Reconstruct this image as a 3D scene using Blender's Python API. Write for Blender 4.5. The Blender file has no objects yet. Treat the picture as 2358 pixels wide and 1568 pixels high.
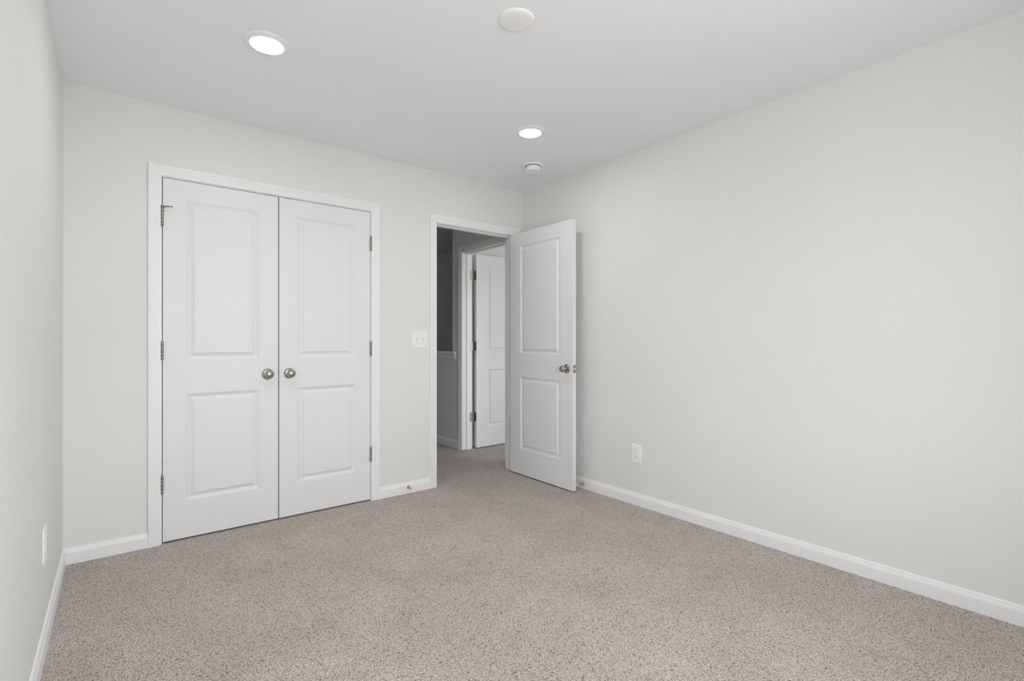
import bpy, math, random
import numpy as np
from mathutils import Matrix, Vector, Euler
random.seed(7)
SC = bpy.context.scene
COL = SC.collection

# ------------------------------------------------------------------ camera
cam_d = bpy.data.cameras.new('camera')
cam = bpy.data.objects.new('camera', cam_d)
COL.objects.link(cam)
cam_d.sensor_width = 36.0
cam_d.lens = 1141.12 / 2358 * 36.0
cam_d.clip_start = 0.02
cam.location = (-2.8039, -3.3651, 1.1282)
cam.rotation_euler = Euler((math.pi / 2 + 0.0012, 0.0003, -0.6741), 'XYZ')
SC.camera = cam

# ------------------------------------------------------------------ world, daylight, exposure
LED = 73.0           # emission of the two recessed ceiling lights
SKY = 8.2            # overcast sky outside the windows
GROUND_GLOW = 4.9         # unseen glow from below the horizon, added to brighten the ceiling
world = bpy.data.worlds.new('daylight')
SC.world = world
world.use_nodes = True
bg = world.node_tree.nodes['Background']
# overcast sky above the horizon, added ground glow below it to lift the ceiling
_nt = world.node_tree
_tc = _nt.nodes.new('ShaderNodeTexCoord')
_sp = _nt.nodes.new('ShaderNodeSeparateXYZ')
_rp = _nt.nodes.new('ShaderNodeMapRange')
_mx = _nt.nodes.new('ShaderNodeMix')
_mx.data_type = 'RGBA'
_rp.inputs['From Min'].default_value = -0.03
_rp.inputs['From Max'].default_value = 0.03
_nt.links.new(_tc.outputs['Generated'], _sp.inputs[0])
_nt.links.new(_sp.outputs['Z'], _rp.inputs['Value'])
_nt.links.new(_rp.outputs['Result'], _mx.inputs[0])
_mx.inputs[6].default_value = (GROUND_GLOW, GROUND_GLOW * 0.992, GROUND_GLOW * 0.985, 1)
_mx.inputs[7].default_value = (SKY * 0.93, SKY * 0.965, SKY, 1)
_nt.links.new(_mx.outputs[2], bg.inputs[0])
bg.inputs[1].default_value = 1.0


def portal(name, loc, rot, sx, sy):
    d = bpy.data.lights.new(name, 'AREA')
    d.shape = 'RECTANGLE'
    d.size = sx
    d.size_y = sy
    d.cycles.is_portal = True
    o = bpy.data.objects.new(name, d)
    o.location = loc
    o.rotation_euler = rot
    COL.objects.link(o)


SC.view_settings.view_transform = 'Standard'
SC.view_settings.look = 'None'
SC.view_settings.gamma = 1
SC.view_settings.use_curve_mapping = False
SC.view_settings.exposure = 0.06
SC.cycles.max_bounces = 16
SC.cycles.diffuse_bounces = 12
SC.cycles.transparent_max_bounces = 12
SC.cycles.use_denoising = True

# ------------------------------------------------------------------ room measurements (metres)
W = 3.013            # room width
D = 3.75             # room depth
H = 2.44             # ceiling height
T = 0.112            # wall thickness
ZD = 2.043           # door opening height
CW = 0.0585          # casing width

CX0, CX1 = -2.605, -1.396       # closet opening
EX0, EX1 = -0.8615, -0.1040     # entry opening
HY0, HY1 = 0.203, 0.965         # hall room door opening (in the right wall plane)
JT = 0.018                      # jamb thickness

# ------------------------------------------------------------------ materials


def mat(name, col, rough=0.5, metal=0.0, spec=0.5, emit=None, strength=0.0):
    m = bpy.data.materials.new(name)
    m.use_nodes = True
    b = m.node_tree.nodes['Principled BSDF']
    b.inputs['Base Color'].default_value = (*col, 1)
    b.inputs['Roughness'].default_value = rough
    b.inputs['Metallic'].default_value = metal
    b.inputs['Specular IOR Level'].default_value = spec
    if emit:
        b.inputs['Emission Color'].default_value = (*emit, 1)
        b.inputs['Emission Strength'].default_value = strength
    return m


def nd(m, t, **kw):
    n = m.node_tree.nodes.new(t)
    for k, v in kw.items():
        setattr(n, k, v)
    return n


def ln(m, a, b):
    m.node_tree.links.new(a, b)


def paint(name, col, rough, spec, bump=0.02, scale=260.0, var=0.012):
    """rolled paint: very faint stipple and very faint colour variation"""
    m = mat(name, col, rough, 0, spec)
    b = m.node_tree.nodes['Principled BSDF']
    tc = nd(m, 'ShaderNodeTexCoord')
    n = nd(m, 'ShaderNodeTexNoise')
    n.inputs['Scale'].default_value = scale
    n.inputs['Detail'].default_value = 2
    ln(m, tc.outputs['Object'], n.inputs['Vector'])
    bp = nd(m, 'ShaderNodeBump')
    bp.inputs['Strength'].default_value = bump
    bp.inputs['Distance'].default_value = 0.002
    ln(m, n.outputs['Fac'], bp.inputs['Height'])
    ln(m, bp.outputs['Normal'], b.inputs['Normal'])
    n2 = nd(m, 'ShaderNodeTexNoise')
    n2.inputs['Scale'].default_value = 1.3
    ln(m, tc.outputs['Object'], n2.inputs['Vector'])
    r = nd(m, 'ShaderNodeValToRGB')
    r.color_ramp.elements[0].position = 0.3
    r.color_ramp.elements[1].position = 0.7
    r.color_ramp.elements[0].color = (*[c * (1 - var) for c in col], 1)
    r.color_ramp.elements[1].color = (*[min(1, c * (1 + var)) for c in col], 1)
    ln(m, n2.outputs['Fac'], r.inputs['Fac'])
    ln(m, r.outputs['Color'], b.inputs['Base Color'])
    return m


M_WALL = paint('wall_paint', (0.785, 0.781, 0.766), 0.75, 0.25, 0.04)
M_CEIL = paint('ceiling_paint', (0.882, 0.892, 0.920), 0.9, 0.1, 0.04)
M_TRIM = paint('white_trim_paint', (0.862, 0.863, 0.868), 0.38, 0.4, 0.01, 90, 0.004)
M_DOOR = paint('white_door_paint', (0.805, 0.807, 0.816), 0.42, 0.35, 0.012, 120, 0.004)
M_PLASTIC = mat('white_plastic', (0.88, 0.88, 0.88), 0.35, 0, 0.45)
M_DARK = mat('dark_slot', (0.16, 0.16, 0.16), 0.6)
M_SLOT = mat('shaded_slot', (0.42, 0.42, 0.42), 0.6)
M_NICKEL = mat('satin_nickel', (0.45, 0.415, 0.37), 0.2, 1.0)
M_HINGE = mat('hinge_nickel', (0.34, 0.325, 0.30), 0.42, 1.0)
M_STEEL = mat('blackened_catch', (0.03, 0.03, 0.03), 0.5, 0.3)
M_RUBBER = mat('white_rubber', (0.80, 0.80, 0.78), 0.5)
M_LENS = mat('lit_lens', (0.9, 0.9, 0.9), 0.5, emit=(0.975, 0.985, 1.0), strength=LED)


def carpet_material():
    m = mat('carpet', (0.5, 0.47, 0.43), 0.97, 0, 0.08)
    b = m.node_tree.nodes['Principled BSDF']
    b.inputs['Sheen Weight'].default_value = 0.15
    b.inputs['Sheen Roughness'].default_value = 0.6
    tc = nd(m, 'ShaderNodeTexCoord')
    # warp so that the tufts curl and twist
    wn = nd(m, 'ShaderNodeTexNoise')
    wn.inputs['Scale'].default_value = 95
    wn.inputs['Detail'].default_value = 2
    ln(m, tc.outputs['Object'], wn.inputs['Vector'])
    sub = nd(m, 'ShaderNodeVectorMath', operation='SUBTRACT')
    sub.inputs[1].default_value = (0.5, 0.5, 0.5)
    ln(m, wn.outputs['Color'], sub.inputs[0])
    sc = nd(m, 'ShaderNodeVectorMath', operation='SCALE')
    sc.inputs['Scale'].default_value = 0.010
    ln(m, sub.outputs[0], sc.inputs[0])
    add = nd(m, 'ShaderNodeVectorMath', operation='ADD')
    ln(m, tc.outputs['Object'], add.inputs[0])
    ln(m, sc.outputs[0], add.inputs[1])
    # tufts
    v = nd(m, 'ShaderNodeTexVoronoi')
    v.inputs['Scale'].default_value = 220
    ln(m, add.outputs[0], v.inputs['Vector'])
    n = nd(m, 'ShaderNodeTexNoise')
    n.inputs['Scale'].default_value = 380
    n.inputs['Detail'].default_value = 3
    n.inputs['Roughness'].default_value = 0.65
    ln(m, add.outputs[0], n.inputs['Vector'])
    inv = nd(m, 'ShaderNodeMath', operation='MULTIPLY_ADD')
    inv.inputs[1].default_value = -0.55
    inv.inputs[2].default_value = 0.48
    ln(m, v.outputs['Distance'], inv.inputs[0])
    sm = nd(m, 'ShaderNodeMath', operation='ADD')
    ln(m, inv.outputs[0], sm.inputs[0])
    ln(m, n.outputs['Fac'], sm.inputs[1])
    # yarn colour: taupe and grey beige flecks, plus painted shade between the tufts
    r = nd(m, 'ShaderNodeValToRGB')
    e = r.color_ramp.elements
    e[0].position = 0.43
    e[0].color = (0.115, 0.098, 0.080, 1)
    e[1].position = 0.98
    e[1].color = (0.90, 0.855, 0.79, 1)
    x = e.new(0.69)
    x.color = (0.530, 0.479, 0.424, 1)
    ln(m, sm.outputs[0], r.inputs['Fac'])
    # pile direction patches left by the vacuum
    n3 = nd(m, 'ShaderNodeTexNoise')
    n3.inputs['Scale'].default_value = 2.6
    n3.inputs['Detail'].default_value = 6
    n3.inputs['Roughness'].default_value = 0.6
    n3.inputs['Distortion'].default_value = 0.6
    ln(m, tc.outputs['Object'], n3.inputs['Vector'])
    r3 = nd(m, 'ShaderNodeValToRGB')
    r3.color_ramp.elements[0].position = 0.35
    r3.color_ramp.elements[1].position = 0.65
    r3.color_ramp.elements[0].color = (0.875, 0.862, 0.848, 1)
    r3.color_ramp.elements[1].color = (1.0, 1.0, 1.0, 1)
    ln(m, n3.outputs['Fac'], r3.inputs['Fac'])
    mx = nd(m, 'ShaderNodeMix', data_type='RGBA', blend_type='MULTIPLY')
    mx.inputs[0].default_value = 1
    ln(m, r.outputs['Color'], mx.inputs[6])
    ln(m, r3.outputs['Color'], mx.inputs[7])
    ln(m, mx.outputs[2], b.inputs['Base Color'])
    bp = nd(m, 'ShaderNodeBump')
    bp.inputs['Strength'].default_value = 0.7
    bp.inputs['Distance'].default_value = 0.004
    ln(m, sm.outputs[0], bp.inputs['Height'])
    ln(m, bp.outputs['Normal'], b.inputs['Normal'])
    return m


M_CARPET = carpet_material()


def glass_material():
    m = bpy.data.materials.new('window_glass')
    m.use_nodes = True
    nt = m.node_tree
    nt.nodes.clear()
    o = nt.nodes.new('ShaderNodeOutputMaterial')
    t = nt.nodes.new('ShaderNodeBsdfTransparent')
    g = nt.nodes.new('ShaderNodeBsdfGlossy')
    g.inputs['Roughness'].default_value = 0.02
    x = nt.nodes.new('ShaderNodeMixShader')
    x.inputs[0].default_value = 0.06
    nt.links.new(t.outputs[0], x.inputs[1])
    nt.links.new(g.outputs[0], x.inputs[2])
    nt.links.new(x.outputs[0], o.inputs[0])
    return m


M_GLASS = glass_material()

# ------------------------------------------------------------------ mesh helpers


class MB:
    def __init__(self):
        self.v, self.f, self.s = [], [], []

    def add(self, vs, fs, smooth=False):
        k = len(self.v)
        self.v += [tuple(p) for p in vs]
        self.f += [tuple(k + i for i in f) for f in fs]
        self.s += [smooth] * len(fs)
        return self

    def box(self, a, b):
        (x0, y0, z0), (x1, y1, z1) = a, b
        x0, x1 = sorted((x0, x1)); y0, y1 = sorted((y0, y1)); z0, z1 = sorted((z0, z1))
        vs = [(x0, y0, z0), (x1, y0, z0), (x1, y1, z0), (x0, y1, z0), (x0, y0, z1), (x1, y0, z1), (x1, y1, z1), (x0, y1, z1)]
        fs = [(0, 3, 2, 1), (4, 5, 6, 7), (0, 1, 5, 4), (1, 2, 6, 5), (2, 3, 7, 6), (3, 0, 4, 7)]
        return self.add(vs, fs)

    def cbox(self, a, b, c=0.001):
        """box with chamfered edges (octagonal section in every direction)"""
        lo = [min(p, q) for p, q in zip(a, b)]
        hi = [max(p, q) for p, q in zip(a, b)]
        import itertools
        pts = []
        idx = {}
        for sgn in itertools.product((0, 1), repeat=3):
            for ax in range(3):
                p = []
                for k in range(3):
                    base = hi[k] if sgn[k] else lo[k]
                    off = 0 if k == ax else (-c if sgn[k] else c)
                    p.append(base + off)
                idx[(sgn, ax)] = len(pts)
                pts.append(p)
        fs = []
        cen = Vector([(l + h) / 2 for l, h in zip(lo, hi)])

        def put(ids):
            P = [Vector(pts[i]) for i in ids]
            n = (P[1] - P[0]).cross(P[2] - P[0])
            m = sum(P, Vector()) / len(P)
            if n.dot(m - cen) < 0:
                ids = ids[::-1]
            fs.append(tuple(ids))
        for ax in range(3):
            o = [k for k in range(3) if k != ax]
            for s in (0, 1):
                ring = []
                for u, w in ((0, 0), (1, 0), (1, 1), (0, 1)):
                    g = [0, 0, 0]; g[ax] = s; g[o[0]] = u; g[o[1]] = w
                    ring.append(idx[(tuple(g), ax)])
                put(ring)
        for ax in range(3):           # edges along ax
            o = [k for k in range(3) if k != ax]
            for u in (0, 1):
                for w in (0, 1):
                    g0 = [0, 0, 0]; g0[o[0]] = u; g0[o[1]] = w
                    g1 = list(g0); g1[ax] = 1
                    put([idx[(tuple(g0), o[0])], idx[(tuple(g0), o[1])], idx[(tuple(g1), o[1])], idx[(tuple(g1), o[0])]])
        for sgn in itertools.product((0, 1), repeat=3):
            put([idx[(sgn, 0)], idx[(sgn, 1)], idx[(sgn, 2)]])
        return self.add(pts, fs)

    def lathe(self, prof, n=40, M=None, smooth=True, cap0=True, cap1=True):
        """profile [(r, h)] turned about local +z, then placed by matrix M"""
        M = M or Matrix()
        vs = []
        for r, h in prof:
            for i in range(n):
                a = 2 * math.pi * i / n
                vs.append(M @ Vector((r * math.cos(a), r * math.sin(a), h)))
        fs = []
        for j in range(len(prof) - 1):
            for i in range(n):
                k = (i + 1) % n
                fs.append((j * n + i, j * n + k, (j + 1) * n + k, (j + 1) * n + i))
        self.add(vs, fs, smooth)
        base = len(self.v) - len(vs)
        caps = []
        if cap0:
            caps.append(tuple(base + i for i in range(n))[::-1])
        if cap1:
            caps.append(tuple(base + (len(prof) - 1) * n + i for i in range(n)))
        for c in caps:
            self.f.append(c)
            self.s.append(False)
        return self

    def sweep(self, path, prof, closed_profile=True):
        """path: list of matrices placing the 2-D profile (u, w); consecutive rings are bridged, ends capped"""
        n = len(prof)
        vs = []
        for P in path:
            for q in prof:
                vs.append(P(q))
        fs = []
        for j in range(len(path) - 1):
            for i in range(n):
                k = (i + 1) % n
                fs.append((j * n + i, (j + 1) * n + i, (j + 1) * n + k, j * n + k))
        fs.append(tuple(range(n)))
        fs.append(tuple((len(path) - 1) * n + i for i in range(n))[::-1])
        return self.add(vs, fs)

    def build(self, name, m, parent=None, bevel=0.0, fix=True):
        me = bpy.data.meshes.new(name)
        me.from_pydata(self.v, [], self.f)
        me.polygons.foreach_set('use_smooth', self.s)
        me.update()
        if fix:
            import bmesh
            bm = bmesh.new()
            bm.from_mesh(me)
            bmesh.ops.recalc_face_normals(bm, faces=bm.faces)
            bm.to_mesh(me)
            bm.free()
        me.materials.append(m)
        o = bpy.data.objects.new(name, me)
        COL.objects.link(o)
        if parent:
            o.parent = parent
        if bevel:
            b = o.modifiers.new('bevel', 'BEVEL')
            b.width = bevel
            b.segments = 2
            b.limit_method = 'ANGLE'
        return o


def tag(o, label, cat=None, group=None, kind=None):
    o['label'] = label
    if cat:
        o['category'] = cat
    if group:
        o['group'] = group
    if kind:
        o['kind'] = kind
    return o


def struct(o, label, cat):
    return tag(o, label, cat, kind='structure')


def empty(name, loc=(0, 0, 0), rz=0.0):
    o = bpy.data.objects.new(name, None)
    o.empty_display_size = 0.05
    o.location = loc
    o.rotation_euler = (0, 0, rz)
    COL.objects.link(o)
    return o


def copy_tree(o, parent=None):
    c = o.copy()
    COL.objects.link(c)
    c.parent = parent
    for ch in [k for k in bpy.data.objects if k.parent is o]:
        copy_tree(ch, c)
    return c


# ------------------------------------------------------------------ shell: walls, ceiling, floor
def wall_x(name, x0, x1, y0, y1, openings, label, z0=0.0, z1=H):
    """wall running along x; openings: (xa, xb, za, zb)"""
    b = MB()
    xs = x0
    for (a, c, za, zb) in sorted(openings):
        b.box((xs, y0, z0), (a, y1, z1))
        if zb < z1:
            b.box((a, y0, zb), (c, y1, z1))
        if za > z0:
            b.box((a, y0, z0), (c, y1, za))
        xs = c
    b.box((xs, y0, z0), (x1, y1, z1))
    return struct(b.build(name, M_WALL), label, 'wall')


def wall_y(name, x0, x1, y0, y1, openings, label, z0=0.0, z1=H):
    b = MB()
    ys = y0
    for (a, c, za, zb) in sorted(openings):
        b.box((x0, ys, z0), (x1, a, z1))
        if zb < z1:
            b.box((x0, a, zb), (x1, c, z1))
        if za > z0:
            b.box((x0, a, z0), (x1, c, za))
        ys = c
    b.box((x0, ys, z0), (x1, y1, z1))
    return struct(b.build(name, M_WALL), label, 'wall')


RZ = ZD + JT
wall_x('wall_back', -W, 0.0, 0.0, T, [(CX0 - JT, CX1 + JT, 0, RZ), (EX0 - JT, EX1 + JT, 0, RZ)],
       'light warm grey wall with the closet doors and the open doorway')
wall_y('wall_left', -W - T, -W, -D, 0.72, [], 'light warm grey wall at the left edge of the room')
wall_y('wall_right', 0.0, 0.115, -D - T, 1.160, [(HY0 - JT, HY1 + JT, 0, RZ)],
       'long plain light grey wall filling the right side')
WX0, WX1, WZ0, WZ1 = -2.75, -1.15, 0.62, 2.08        # bedroom window in the wall behind the camera
wall_x('wall_front', -W - T, 0.0, -D - T, -D, [(WX0, WX1, WZ0, WZ1)], 'grey wall with the window, opposite the closet')
wall_x('wall_closet_back', -4.2, -1.13, 0.72, 0.82, [], 'wall at the back of the closet')
wall_y('wall_hall_left', -1.23, -1.13, T, 0.72, [], 'short wall on the left of the hallway')
wall_y('wall_landing', -4.3, -4.2, 0.72, 6.0, [], 'unseen far left wall of the landing, set wide to dim the hallway')  # unseen landing made wide so that the hallway stays dark
wall_x('wall_hall_end', -4.3, 1.16, 6.0, 6.1, [(-2.4, -1.8, 1.2, 1.9)], 'wall at the far end of the hallway', z0=-2.8)  # opening is for the unseen window added to light the landing
wall_y('wall_stair', 0.0, 0.115, 1.160, 6.0, [], 'half wall beside the stairwell, seen through the doorway', z0=-2.8, z1=0.995)
wall_y('wall_stairwell', 1.05, 1.16, 1.160, 6.0, [], 'dark far wall of the stairwell beyond the half wall', z0=-2.8)
wall_x('wall_room_back', 0.115, 3.3, 1.060, 1.160, [], 'wall behind the far white door', z0=-2.8)
wall_y('wall_room_right', 3.2, 3.3, -2.7, 1.06, [], 'right wall of the room across the hall')
wall_x('wall_room_front', 0.115, 3.3, -2.8, -2.7, [(1.3, 2.9, 0.5, 2.15)], 'window wall of the room across the hall')

struct(MB().box((-4.3, -D - T, H), (3.3, 6.1, H + 0.1)).build('ceiling', M_CEIL),
       'smooth white ceiling with recessed lights', 'ceiling')


def carpet_floor():
    """carpet: a fine, slightly uneven pile surface where it can be seen, plain beyond"""
    x0, x1, y0, y1 = -W, 0.72, -3.1, 1.06
    st = 0.006
    nx = int(round((x1 - x0) / st)) + 1
    ny = int(round((y1 - y0) / st)) + 1
    xs = np.linspace(x0, x1, nx)
    ys = np.linspace(y0, y1, ny)
    X, Y = np.meshgrid(xs, ys)
    rng = np.random.default_rng(3)
    Z = rng.uniform(-0.0016, 0.0016, X.shape)
    Z[0, :] = Z[-1, :] = 0
    Z[:, 0] = Z[:, -1] = 0
    X = X + rng.uniform(-0.0015, 0.0015, X.shape)
    v = np.stack([X, Y, Z], -1).reshape(-1, 3)
    i = np.arange(ny - 1)[:, None] * nx + np.arange(nx - 1)[None, :]
    q = np.stack([i, i + 1, i + nx + 1, i + nx], -1).reshape(-1, 4)
    extra = [(-W, -D, x1, y0), (x1, -2.7, 3.2, 1.06), (-4.2, 1.06, 0.0, 6.0), (-4.2, 0.82, -W, 1.06)]
    ev, eq = [], []
    k = len(v)
    for (a, b, c, d) in extra:
        ev += [(a, b, 0), (c, b, 0), (c, d, 0), (a, d, 0)]
        eq.append([k, k + 1, k + 2, k + 3])
        k += 4
    v = np.concatenate([v, np.array(ev, float)])
    q = np.concatenate([q, np.array(eq)])
    me = bpy.data.meshes.new('floor')
    me.vertices.add(len(v))
    me.vertices.foreach_set('co', v.astype(np.float32).ravel())
    me.loops.add(q.size)
    me.loops.foreach_set('vertex_index', q.astype(np.int32).ravel())
    me.polygons.add(len(q))
    me.polygons.foreach_set('loop_start', np.arange(0, q.size, 4, dtype=np.int32))
    me.polygons.foreach_set('use_smooth', np.ones(len(q), bool))
    me.update()
    me.validate()
    me.materials.append(M_CARPET)
    o = bpy.data.objects.new('floor', me)
    COL.objects.link(o)
    return struct(o, 'speckled taupe carpet covering the room and the hallway', 'carpet')


carpet_floor()
struct(MB().box((0.115, 1.16, -2.85), (1.05, 6.0, -2.80)).build('floor', M_CARPET), 'carpet at the bottom of the stairwell', 'floor')

# ------------------------------------------------------------------ baseboards
BP = [(0.0, 0.0), (0.013, 0.0), (0.013, 0.056), (0.0115, 0.0585), (0.0118, 0.0605), (0.0075, 0.071), (0.0068, 0.076), (0.0045, 0.0795), (0.0, 0.0812)]


def base_run(b, p, q, n, trim0=0.0, trim1=0.0):
    """baseboard from p to q (xy), standing out along n; trim: extra length at ends for mitres (+ outwards at front)"""
    p, q, n = Vector((*p, 0)), Vector((*q, 0)), Vector((*n, 0))
    d = (q - p).normalized()

    def at(base, k):
        return lambda uw: base + n * uw[0] + d * (k * uw[0]) + Vector((0, 0, uw[1]))
    b.sweep([at(p, trim0), at(q, trim1)], BP)


b = MB()
base_run(b, (-W, 0), (CX0 - 0.005 - CW, 0), (0, -1), 1, 0)
o = struct(b.build('baseboard_back', M_TRIM), 'short white baseboard between left corner and closet casing', 'baseboard')
b = MB()
base_run(b, (CX1 + 0.005 + CW, 0), (EX0 - 0.005 - CW, 0), (0, -1))
o = struct(b.build('baseboard_back', M_TRIM), 'white baseboard between the closet casing and the doorway', 'baseboard')
b = MB()
base_run(b, (-W, -D), (-W, 0), (1, 0), 1, -1)
struct(b.build('baseboard_left', M_TRIM), 'white baseboard running along the left wall', 'baseboard')
b = MB()
base_run(b, (0, -0.017), (0, -D), (-1, 0), 0, -1)
struct(b.build('baseboard_right', M_TRIM), 'long white baseboard running along the right wall', 'baseboard')
b = MB()
base_run(b, (-W, -D), (0, -D), (0, 1), 1, -1)
struct(b.build('baseboard_front', M_TRIM), 'white baseboard under the window', 'baseboard')
b = MB()
base_run(b, (0, HY1 + 0.005 + CW), (0, 6.0), (-1, 0))
struct(b.build('baseboard_hall', M_TRIM), 'white baseboard in the hallway beyond the doorway', 'baseboard')
b = MB()
base_run(b, (0.115, 1.06), (3.2, 1.06), (0, -1))
struct(b.build('baseboard_room', M_TRIM), 'white baseboard behind the far white door', 'baseboard')

# ------------------------------------------------------------------ door casings, jambs, stops
CP = [(0.0, 0.0), (0.0, 0.0075), (0.0015, 0.0090), (0.0165, 0.0100), (0.0182, 0.0099), (0.0205, 0.0113), (0.0265, 0.0121), (0.0282, 0.0120),
      (0.0305, 0.0131), (0.0385, 0.0140), (0.0403, 0.0139), (0.0430, 0.0158), (0.0480, 0.0168), (0.0555, 0.0165), (0.0578, 0.0150), (0.0585, 0.0130), (0.0585, 0.0)]


def casing(b, a0, a1, ztop, place):
    """mitred casing around an opening a0..a1, height ztop; place(a, depth, z) -> point"""
    def ring(a, z, da, dz):
        return lambda uw: Vector(place(a + da * uw[0], uw[1], z + dz * uw[0]))
    r = 0.005
    b.sweep([ring(a0 - r, 0.0, -1, 0), ring(a0 - r, ztop + r, -1, 1), ring(a1 + r, ztop + r, 1, 1), ring(a1 + r, 0.0, 1, 0)], CP)
    return b


def jambs(b, a0, a1, ztop, place, d0, d1, z0=0.0):
    for (p, q, z, zz) in ((a0 - JT, a0, z0, ztop + JT), (a1, a1 + JT, z0, ztop + JT), (a0, a1, ztop, ztop + JT)):
        b.box(place(p, d0, z), place(q, d1, zz))
    return b


def stops(b, a0, a1, ztop, place, d0, d1, t=0.011):
    b.box(place(a0, d0, 0), place(a0 + t, d1, ztop))
    b.box(place(a1 - t, d0, 0), place(a1, d1, ztop))
    b.box(place(a0 + t, d0, ztop - t), place(a1 - t, d1, ztop))
    return b


def place_back(a, d, z):       # wall along x, room side is -y
    return (a, -d, z)


def place_back_far(a, d, z):   # hall side of the same wall
    return (a, T + d, z)


def place_hall(a, d, z):       # wall along y, hall side is -x
    return (0.0 - d, a, z)


def place_room(a, d, z):
    return (0.115 + d, a, z)


t1 = struct(casing(MB(), CX0, CX1, ZD, place_back).build('trim_1', M_TRIM), 'white fluted casing around the closet double doors', 'door casing')
jambs(MB(), CX0, CX1, ZD, place_back, 0.0, -T).build('jamb', M_TRIM, t1)
for xc in (-2.049, -1.947):
    MB().box((xc - 0.028, 0.003, ZD - 0.0030), (xc + 0.028, 0.030, ZD + 0.0005)).box((xc - 0.008, 0.001, ZD - 0.0036), (xc + 0.008, 0.032, ZD - 0.002)).build('ball_catch', M_STEEL, t1)

t2 = struct(casing(MB(), EX0, EX1, ZD, place_back).build('trim_2', M_TRIM), 'white casing around the open doorway beside the corner', 'door casing')
jambs(MB(), EX0, EX1, ZD, place_back, 0.0, -T).build('jamb', M_TRIM, t2)
stops(MB(), EX0, EX1, ZD, place_back, -0.038, -0.073).build('stop', M_TRIM, t2)
casing(MB(), EX0, EX1, ZD, place_back_far).build('casing', M_TRIM, t2)

t3 = struct(casing(MB(), HY0, HY1, ZD, place_hall).build('trim_3', M_TRIM), 'white casing of the far door across the hall', 'door casing')
jambs(MB(), HY0, HY1, ZD, place_hall, 0.0, -0.115).build('jamb', M_TRIM, t3)
stops(MB(), HY0, HY1, ZD, place_hall, -0.046, -0.081).build('stop', M_TRIM, t3)
casing(MB(), HY0, HY1, ZD, place_room).build('casing', M_TRIM, t3)

# cap on the half wall
t4 = struct(MB().box((-0.032, 1.088, 0.997), (0.147, 6.0, 1.018)).build('trim_4', M_TRIM, bevel=0.004), 'white cap board on the half wall in the hallway', 'wall cap')
# keep the cap clear of the full height wall: only its ear passes on the hall side
t4.data.clear_geometry()
capb = MB().add([(-0.032, 1.088, 0.997), (0.0, 1.088, 0.997), (0.0, 1.161, 0.997), (0.147, 1.161, 0.997), (0.147, 6.0, 0.997), (-0.032, 6.0, 0.997),
                 (-0.032, 1.088, 1.018), (0.0, 1.088, 1.018), (0.0, 1.161, 1.018), (0.147, 1.161, 1.018), (0.147, 6.0, 1.018), (-0.032, 6.0, 1.018)],
                [(5, 4, 3, 2, 1, 0), (6, 7, 8, 9, 10, 11), (0, 1, 7, 6), (1, 2, 8, 7), (2, 3, 9, 8), (3, 4, 10, 9), (4, 5, 11, 10), (5, 0, 6, 11)])
t4.data.from_pydata(capb.v, [], capb.f)
t4.data.materials.append(M_TRIM)
ap = MB()
AP = [(0.0, 0.943), (0.010, 0.943), (0.012, 0.950), (0.012, 0.975), (0.020, 0.985), (0.022, 0.997), (0.0, 0.997)]
ap.sweep([lambda uw: Vector((-uw[0], 1.098 , uw[1])), lambda uw: Vector((-uw[0], 6.0, uw[1]))], AP)
ap.build('apron', M_TRIM, t4)

# ------------------------------------------------------------------ windows
def window(name, x0, x1, z0, z1, yi, yo, label):
    """double hung window in a wall along x; yi = inner wall face, yo = outer wall face"""
    s = 1 if yi > yo else -1
    root = struct(empty(name, ((x0 + x1) / 2, yi, z0)), label, 'window')
    ox, oy, oz = root.location
    def P(x, y, z):
        return (x - ox, y - oy, z - oz)
    f = MB()
    w = 0.04
    ym, yn = yo, yi - s * 0.02
    for a, c in (((x0, ym, z0), (x0 + w, yn, z1)), ((x1 - w, ym, z0), (x1, yn, z1)), ((x0 + w, ym, z0), (x1 - w, yn, z0 + w)), ((x0 + w, ym, z1 - w), (x1 - w, yn, z1))):
        f.box(P(*a), P(*c))
    f.build('window_frame', M_TRIM, root)
    c = MB()
    xm = (x0 + x1) / 2
    zm = (z0 + z1) / 2
    ya, yb = yo + s * 0.03, yo + s * 0.06
    c.box(P(xm - 0.02, ya, z0 + w), P(xm + 0.02, yb, z1 - w))
    c.box(P(x0 + w, ya, zm - 0.02), P(xm - 0.02, yb, zm + 0.02))
    c.box(P(xm + 0.02, ya, zm - 0.02), P(x1 - w, yb, zm + 0.02))
    c.build('sash', M_TRIM, root)
    yg = yo + s * 0.045
    g = MB()
    g.add([P(x0 + w, yg, z0 + w), P(x1 - w, yg, z0 + w), P(x1 - w, yg, z1 - w), P(x0 + w, yg, z1 - w)], [(0, 1, 2, 3)])
    g.build('glass', M_GLASS, root, fix=False)
    sl = MB().cbox(P(x0 - 0.05, yi + s * 0.03, z0 - 0.02), P(x1 + 0.05, yi - s * 0.02, z0), 0.003)
    sl.build('window_sill', M_TRIM, root)
    return root


window('window_1', WX0, WX1, WZ0, WZ1, -D, -D - T, 'double hung window in the wall opposite the closet')
portal('window_portal', ((WX0 + WX1) / 2, -D - T - 0.01, (WZ0 + WZ1) / 2), (math.pi / 2, 0, 0), WX1 - WX0, WZ1 - WZ0)
window('window_2', 1.3, 2.9, 0.5, 2.15, -2.7, -2.8, 'window of the room across the hall')
portal('window_portal', (2.1, -2.81, 1.325), (math.pi / 2, 0, 0), 1.6, 1.65)

window('window_added', -2.4, -1.8, 1.2, 1.9, 6.0, 6.1, 'unseen small window added to brighten the landing and stairwell')  # added out of view to lift the dark stairwell
portal('window_portal', (-2.1, 6.11, 1.55), (-math.pi / 2, 0, 0), 0.6, 0.7)

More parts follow.
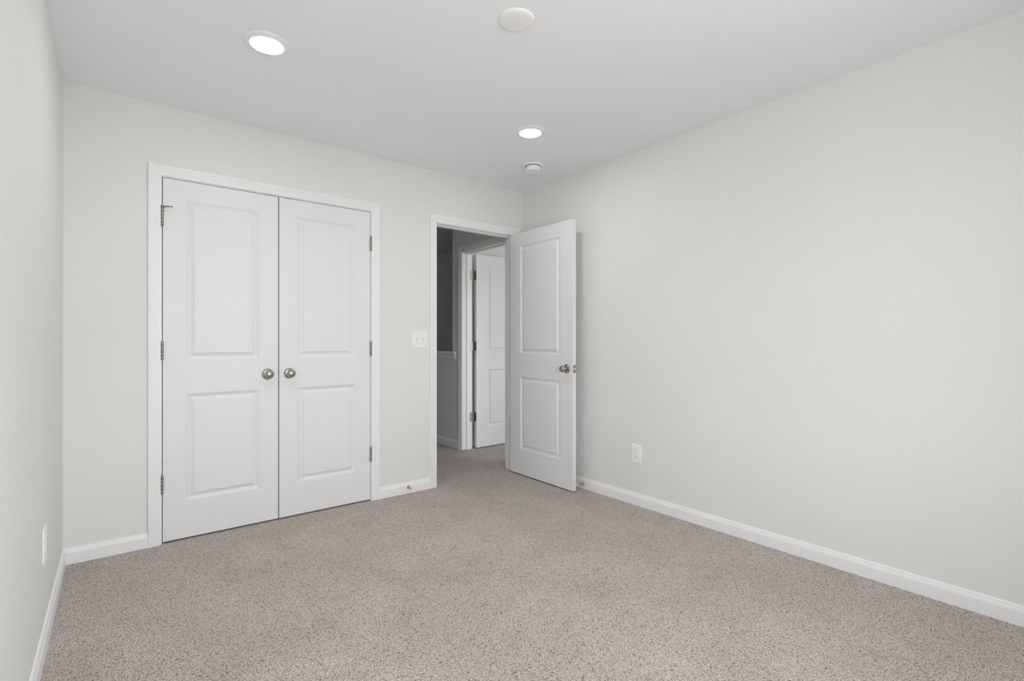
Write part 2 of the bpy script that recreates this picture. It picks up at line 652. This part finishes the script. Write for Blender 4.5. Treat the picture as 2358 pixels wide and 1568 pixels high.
# ------------------------------------------------------------------ door leaves
RINGS = [(0.0, 0.0), (0.0025, 0.0006), (0.0055, 0.0040), (0.0075, 0.0045), (0.0125, 0.0062), (0.0190, 0.0098), (0.0215, 0.0102), (0.0370, 0.0042), (0.0385, 0.0038), (0.0400, 0.0004), (0.0420, 0.0)]


def leaf_mesh(w, h, t, sl, sr, rows):
    """moulded two panel slab; front face at y = 0 looking to -y"""
    b = MB()
    xs = [0, sl, w - sr, w]
    zs = [0, rows[0][0], rows[0][1], rows[1][0], rows[1][1], h]
    for (yf, s) in ((0.0, 1), (t, -1)):
        for i in range(3):
            for j in range(5):
                x0, x1, z0, z1 = xs[i], xs[i + 1], zs[j], zs[j + 1]
                if i == 1 and j in (1, 3):
                    prev = None
                    vs, fs = [], []
                    for (ins, dep) in RINGS:
                        vs += [(x0 + ins, yf + s * dep, z0 + ins), (x1 - ins, yf + s * dep, z0 + ins), (x1 - ins, yf + s * dep, z1 - ins), (x0 + ins, yf + s * dep, z1 - ins)]
                    n = len(RINGS)
                    for k in range(n - 1):
                        for c in range(4):
                            e = (c + 1) % 4
                            fs.append((4 * k + c, 4 * k + e, 4 * k + 4 + e, 4 * k + 4 + c))
                    fs.append((4 * n - 4, 4 * n - 3, 4 * n - 2, 4 * n - 1))
                    if s < 0:
                        fs = [f[::-1] for f in fs]
                    b.add(vs, fs)
                else:
                    f = (0, 1, 2, 3) if s > 0 else (3, 2, 1, 0)
                    b.add([(x0, yf, z0), (x1, yf, z0), (x1, yf, z1), (x0, yf, z1)], [f])
    # edges of the slab
    b.add([(0, 0, 0), (0, t, 0), (0, t, h), (0, 0, h)], [(3, 2, 1, 0)])
    b.add([(w, 0, 0), (w, t, 0), (w, t, h), (w, 0, h)], [(0, 1, 2, 3)])
    b.add([(0, 0, 0), (w, 0, 0), (w, t, 0), (0, t, 0)], [(3, 2, 1, 0)])
    b.add([(0, 0, h), (w, 0, h), (w, t, h), (0, t, h)], [(0, 1, 2, 3)])
    return b


def knob(parent, x, z, side=-1, y=0.0, reach=1.0):
    """satin nickel knob; side -1 sticks out to -y"""
    M = Matrix.Translation((x, y, z)) @ Matrix.Rotation(math.pi / 2 if side < 0 else -math.pi / 2, 4, 'X')
    M = M @ Matrix.Diagonal((1, 1, reach, 1))
    k = MB()
    k.lathe([(0.0115, 0.006), (0.0105, 0.014), (0.0100, 0.022), (0.0125, 0.027), (0.0195, 0.0315), (0.0245, 0.0375), (0.0264, 0.045), (0.0255, 0.0525),
             (0.0220, 0.0585), (0.0160, 0.0622), (0.0080, 0.0640), (0.0010, 0.0645)], 48, M)
    ko = k.build('door_knob', M_NICKEL, parent)
    r = MB().lathe([(0.0335, 0.0), (0.0335, 0.0022), (0.0325, 0.0045), (0.0290, 0.0068), (0.0210, 0.0088), (0.0150, 0.0098), (0.0120, 0.0115)], 48, M)
    r.build('rose', M_NICKEL, ko)
    return ko


def knuckle(b, x, y, zc, h=0.098, r=0.0066):
    z0 = zc - h / 2
    n = 5
    s = h / n
    for i in range(n):
        a, c = z0 + i * s + 0.0005, z0 + (i + 1) * s - 0.0005
        b.lathe([(r * 0.9, a), (r, a + 0.0008), (r, c - 0.0008), (r * 0.9, c)], 20, Matrix.Translation((x, y, 0)))
    b.lathe([(r * 0.55, z0 - 0.001), (r * 0.55, z0 + h + 0.001)], 16, Matrix.Translation((x, y, 0)))
    b.lathe([(r * 0.75, z0 + h), (r * 0.8, z0 + h + 0.002), (r * 0.4, z0 + h + 0.004)], 16, Matrix.Translation((x, y, 0)))
    b.lathe([(r * 0.4, z0 - 0.004), (r * 0.8, z0 - 0.002), (r * 0.75, z0)], 16, Matrix.Translation((x, y, 0)))


ZG = 0.0105                       # gap under the doors
DH = ZD - 0.0038 - ZG             # slab height
ROWS = [(0.2195 - ZG, 0.8295 - ZG), (1.0205 - ZG, 1.931 - ZG)]
HZ = [1.820 - ZG, 1.076 - ZG, 0.332 - ZG]


def closet_door(name, x0, x1, hinge_left, label):
    root = struct(empty(name, (x0, 0.0015, ZG)), label, 'door')
    w = x1 - x0
    leaf_mesh(w, DH, 0.035, 0.1075, 0.1075, ROWS).build('door_slab', M_DOOR, root, bevel=0.0009)
    xk = w - 0.0605 if hinge_left else 0.0605
    knob(root, xk, 0.9235 - ZG)
    xh = -0.0022 if hinge_left else w + 0.0022
    s = 1 if hinge_left else -1
    for z in HZ:
        b = MB()
        knuckle(b, xh - s * 0.0005, -0.0085, z)
        b.box((xh - 0.0008, -0.006, z - 0.048), (xh + 0.0008, 0.030, z + 0.048))
        b.box((xh - s * 0.0072 - 0.0012, -0.0055, z - 0.047), (xh - s * 0.0072 + 0.0020, -0.0010, z + 0.047))
        b.build('hinge', M_HINGE, root)
    return root


XM = -2.0010
d1 = closet_door('door_1', CX0 + 0.0038, XM - 0.0032, True, 'left white two-panel closet door with the hinge pin stop')
d2 = closet_door('door_2', XM + 0.0032, CX1 - 0.0034, False, 'right white two-panel closet door, nearest the doorway')

# hinge pin door stop on the top hinge of the left closet door
hp = MB()
zt = 1.820 - ZG + 0.049 + 0.004
xh = -0.0027
hp.lathe([(0.0078, zt - 0.002), (0.0085, zt), (0.0085, zt + 0.008), (0.0070, zt + 0.010)], 24, Matrix.Translation((xh, -0.0085, 0)))


def rod(b, p, q, r, n=14):
    p, q = Vector(p), Vector(q)
    d = q - p
    M = Matrix.Translation(p) @ d.to_track_quat('Z', 'Y').to_matrix().to_4x4()
    b.lathe([(r, 0), (r, d.length)], n, M)


rod(hp, (xh, -0.0085, zt + 0.006), (xh + 0.026, -0.030, zt + 0.003), 0.0022)
rod(hp, (xh + 0.004, -0.010, zt - 0.001), (xh + 0.026, -0.030, zt + 0.002), 0.0024)
rod(hp, (xh + 0.020, -0.026, zt + 0.0028), (xh + 0.040, -0.043, zt + 0.0015), 0.0019)
hp.lathe([(0.0042, -0.004), (0.0046, 0), (0.0042, 0.004)], 20, Matrix.Translation((xh + 0.026, -0.031, zt + 0.003)) @ Matrix.Rotation(0.8, 4, 'Z') @ Matrix.Rotation(math.pi / 2, 4, 'Y'))
po = hp.build('hinge_stop', M_HINGE, d1)
MB().lathe([(0.0030, 0), (0.0048, 0.001), (0.0048, 0.004), (0.0030, 0.005)], 20,
           Matrix.Translation((xh + 0.040, -0.043, zt + 0.0015)) @ Matrix.Rotation(0.8, 4, 'Z') @ Matrix.Rotation(math.pi / 2, 4, 'Y')).build('bumper', M_HINGE, po)

# entry door, standing open against the right wall
EW = 0.7535
d3 = struct(empty('door_3', (-0.1437, -0.0140, ZG), -math.pi / 2 - 0.0094), 'white two-panel door standing open against the right wall', 'door')
leaf_mesh(EW, DH, 0.035, 0.133, 0.133, ROWS).build('door_slab', M_DOOR, d3, bevel=0.0009)
knob(d3, EW - 0.0605, 0.921 - ZG)
knob(d3, EW - 0.0605, 0.921 - ZG, 1, 0.035, 0.72)
lp = MB().cbox((EW - 0.0004, 0.0055, 0.921 - ZG - 0.0285), (EW + 0.0016, 0.0305, 0.921 - ZG + 0.0285), 0.0006)
lo = lp.build('latch_plate', M_HINGE, d3)
lb = MB()
lb.add([(EW + 0.0016, 0.011, 0.9125 - ZG), (EW + 0.0016, 0.025, 0.9125 - ZG), (EW + 0.0016, 0.025, 0.9295 - ZG), (EW + 0.0016, 0.011, 0.9295 - ZG),
        (EW + 0.0125, 0.0215, 0.9125 - ZG), (EW + 0.0125, 0.025, 0.9125 - ZG), (EW + 0.0125, 0.025, 0.9295 - ZG), (EW + 0.0125, 0.0215, 0.9295 - ZG)],
       [(0, 1, 2, 3), (4, 5, 6, 7), (0, 1, 5, 4), (1, 2, 6, 5), (2, 3, 7, 6), (3, 0, 4, 7)])
lb.build('latch_bolt', M_NICKEL, lo)
for z in (0.921 - ZG - 0.021, 0.921 - ZG + 0.021):
    MB().lathe([(0.0035, 0), (0.0030, 0.0009), (0.0005, 0.0011)], 16, Matrix.Translation((EW + 0.0016, 0.018, z)) @ Matrix.Rotation(math.pi / 2, 4, 'Y')).build('screw', M_NICKEL, lo)
for z in HZ:
    b = MB()
    knuckle(b, -0.004, 0.0412, z)
    b.box((-0.0012, 0.004, z - 0.048), (0.0002, 0.040, z + 0.048))
    b.build('hinge', M_HINGE, d3)

# far door across the hall, open at right angles
d4 = struct(empty('door_4', (0.1470, 0.9250, ZG)), 'bright white door across the hall, swung open beyond the doorway', 'door')
leaf_mesh(0.757, DH, 0.035, 0.144, 0.133, ROWS).build('door_slab', M_DOOR, d4, bevel=0.0009)
knob(d4, 0.757 - 0.0605, 0.921 - ZG)
for z in HZ:
    b = MB()
    knuckle(b, -0.0135, 0.0400, z)
    b.box((-0.001, 0.0005, z - 0.048), (0.0006, 0.036, z + 0.048))          # leaf let into the door edge
    b.box((-0.067, 0.0386, z - 0.048), (-0.014, 0.0402, z + 0.048))         # leaf let into the jamb
    h = b.build('hinge', M_HINGE, d4)

# ------------------------------------------------------------------ ceiling fixtures


def downlight(x, y, label):
    root = tag(empty('recessed_light', (x, y, H)), label, 'ceiling light', 'recessed lights in the ceiling')
    b = MB()
    b.lathe([(0.0945, 0.0), (0.0945, -0.0025), (0.0915, -0.0050), (0.0820, -0.0072), (0.0735, -0.0090), (0.0688, -0.0096), (0.0678, -0.0086), (0.0678, -0.0046)], 72, cap0=False, cap1=False)
    b.build('trim_ring', M_PLASTIC, root)
    MB().lathe([(0.0678, -0.0046), (0.0676, -0.0076), (0.0640, -0.0086), (0.0001, -0.0096)], 72, cap0=False).build('lens', M_LENS, root)
    return root


downlight(-2.2845, -0.9850, 'lit round recessed light in front of the closet doors, the nearer one')
l2 = copy_tree(bpy.data.objects['recessed_light'])
l2.location = (-0.7733, -1.0087, H)
l2['label'] = 'lit round recessed light in front of the open doorway, next to the smoke detector'

cp = MB().lathe([(0.0740, 0.0), (0.0738, -0.0030), (0.0710, -0.0068), (0.0630, -0.0102), (0.0500, -0.0118), (0.0001, -0.0118)], 72, cap0=False)
o = cp.build('ceiling_cover_plate', M_PLASTIC)
o.location = (-1.5265, -1.7975, H)
tag(o, 'unlit round white blank cover plate on the ceiling, near the top of the photo', 'cover plate')

sd = tag(empty('smoke_detector', (-0.3760, -0.5790, H)), 'small white round smoke detector on the ceiling near the corner', 'smoke detector')
MB().lathe([(0.0690, 0.0), (0.0690, -0.0085), (0.0665, -0.0115), (0.0560, -0.0125), (0.0500, -0.0125)], 64, cap0=False).build('base', M_PLASTIC, sd)
MB().lathe([(0.0600, -0.0120), (0.0590, -0.0134), (0.0520, -0.0134)], 64, cap0=False).build('gap_shade', M_DARK, sd)  # dark ring painted as the shade in the gap between base and cover
MB().lathe([(0.0500, -0.0130), (0.0545, -0.0150), (0.0552, -0.0190), (0.0545, -0.0300), (0.0510, -0.0400), (0.0440, -0.0480), (0.0300, -0.0500), (0.0220, -0.0500), (0.0210, -0.0480), (0.0001, -0.0480)], 64, cap0=False).build('cover', M_PLASTIC, sd)
MB().lathe([(0.0001, -0.0530), (0.0090, -0.0528), (0.0100, -0.0515), (0.0100, -0.0480)], 32, cap1=False).build('test_button', M_PLASTIC, sd)

# ------------------------------------------------------------------ switch and outlets (built facing -y, then turned)


def plate(w, h, d=0.0062):
    """wall plate with softly sloped border"""
    b = MB()
    vs, fs = [], []
    for (ins, dep) in ((0.0, 0.0), (0.0, 0.0030), (0.0015, 0.0046), (0.0045, 0.0058), (0.0075, d)):
        x, z = w / 2 - ins, h / 2 - ins
        vs += [(-x, -dep, -z), (x, -dep, -z), (x, -dep, z), (-x, -dep, z)]
    for k in range(4):
        for c in range(4):
            e = (c + 1) % 4
            fs.append((4 * k + c, 4 * k + e, 4 * k + 4 + e, 4 * k + 4 + c))
    fs.append((16, 17, 18, 19))
    return b.add(vs, fs)


def screw(parent, x, z, d=0.0062):
    M = Matrix.Translation((x, -d + 0.0002, z)) @ Matrix.Rotation(math.pi / 2, 4, 'X')
    s = MB().lathe([(0.0036, 0), (0.0034, 0.0008), (0.0025, 0.0012), (0.0001, 0.0013)], 20, M, cap0=False).build('screw', M_PLASTIC, parent)
    MB().box((x - 0.0028, -d - 0.0014, z - 0.0004), (x + 0.0028, -d - 0.0008, z + 0.0004)).build('slot', M_SLOT, s)


sw = tag(empty('light_switch', (-1.0105, 0.0, 1.1390)), 'white double light switch plate between closet and doorway', 'light switch')
plate(0.1250, 0.1265).build('wall_plate', M_PLASTIC, sw)
for x in (-0.023, 0.023):
    t = MB()
    t.box((x - 0.0052, -0.0070, -0.0120), (x + 0.0052, -0.0060, 0.0120))
    t.build('switch_slot', M_SLOT, sw)
    t = MB()
    t.add([(x - 0.0045, -0.0062, -0.0110), (x + 0.0045, -0.0062, -0.0110), (x + 0.0045, -0.0062, 0.0065), (x - 0.0045, -0.0062, 0.0065),
           (x - 0.0035, -0.0150, -0.0125), (x + 0.0035, -0.0150, -0.0125), (x + 0.0035, -0.0165, -0.0045), (x - 0.0035, -0.0165, -0.0045)],
          [(0, 1, 2, 3), (4, 5, 6, 7), (0, 1, 5, 4), (1, 2, 6, 5), (2, 3, 7, 6), (3, 0, 4, 7)])
    t.build('toggle', M_PLASTIC, sw, bevel=0.0008)
    for z in (0.030, -0.030):
        screw(sw, x, z)


def outlet(loc, rz, label):
    root = tag(empty('wall_outlet', loc, rz), label, 'electrical outlet', 'duplex wall outlets')
    plate(0.0800, 0.1250).build('wall_plate', M_PLASTIC, root)
    for zc in (0.0195, -0.0195):
        n = 28
        pts = []
        for i in range(n):
            a = 2 * math.pi * i / n
            x = 0.0172 * math.cos(a)
            z = max(-0.0142, min(0.0142, 0.0172 * math.sin(a)))
            pts.append((x, z))
        b = MB()
        vs = [(x, -0.0060, zc + z) for x, z in pts] + [(x, -0.0078, zc + z) for x, z in pts] + [(x * 0.94, -0.0084, zc + z * 0.94) for x, z in pts]
        fs = []
        for j in range(2):
            for i in range(n):
                k = (i + 1) % n
                fs.append((j * n + i, j * n + k, (j + 1) * n + k, (j + 1) * n + i))
        fs.append(tuple(2 * n + i for i in range(n)))
        b.add(vs, fs)
        r = b.build('receptacle', M_PLASTIC, root)
        s = MB()
        s.box((-0.0075, -0.0087, zc - 0.0002), (-0.0053, -0.0083, zc + 0.0088))
        s.box((0.0053, -0.0087, zc + 0.0006), (0.0075, -0.0083, zc + 0.0080))
        s.lathe([(0.0028, 0.0), (0.0028, 0.0004)], 16, Matrix.Translation((0, -0.0083, zc - 0.0068)) @ Matrix.Rotation(math.pi / 2, 4, 'X'))
        s.build('socket_holes', M_DARK, r)
    screw(root, 0, 0)
    return root


outlet((0.0, -1.2295, 0.3520), -math.pi / 2, 'white duplex outlet low on the right wall')
o2 = copy_tree(bpy.data.objects['wall_outlet'])
o2.location = (-W, -0.8480, 0.3770)
o2.rotation_euler = (0, 0, math.pi / 2)
o2['label'] = 'white duplex outlet on the left wall, seen almost edge on'

# ------------------------------------------------------------------ baseboard door stops


def door_stop(loc, rz, label):
    """rigid stop screwed into a baseboard, pointing to local -y"""
    root = tag(empty('door_stop', loc, rz), label, 'door stop', 'door stops on the baseboards')
    M = Matrix.Rotation(math.pi / 2, 4, 'X')
    MB().lathe([(0.0125, 0.0), (0.0125, 0.0020), (0.0100, 0.0050), (0.0070, 0.0110), (0.0048, 0.0190), (0.0042, 0.0300), (0.0042, 0.0600)], 32, M).build('shaft', M_NICKEL, root)
    MB().lathe([(0.0042, 0.0590), (0.0072, 0.0600), (0.0076, 0.0680), (0.0068, 0.0730), (0.0040, 0.0745)], 32, M).build('rubber_tip', M_RUBBER, root)
    return root


door_stop((-1.1100, -0.0128, 0.0460), 0.0, 'small metal door stop on the baseboard left of the doorway')
s2 = copy_tree(bpy.data.objects['door_stop'])
s2.location = (-0.0128, -0.7430, 0.0400)
s2.rotation_euler = (0, 0, -math.pi / 2)
s2['label'] = 'small metal door stop on the right baseboard, behind the open door'
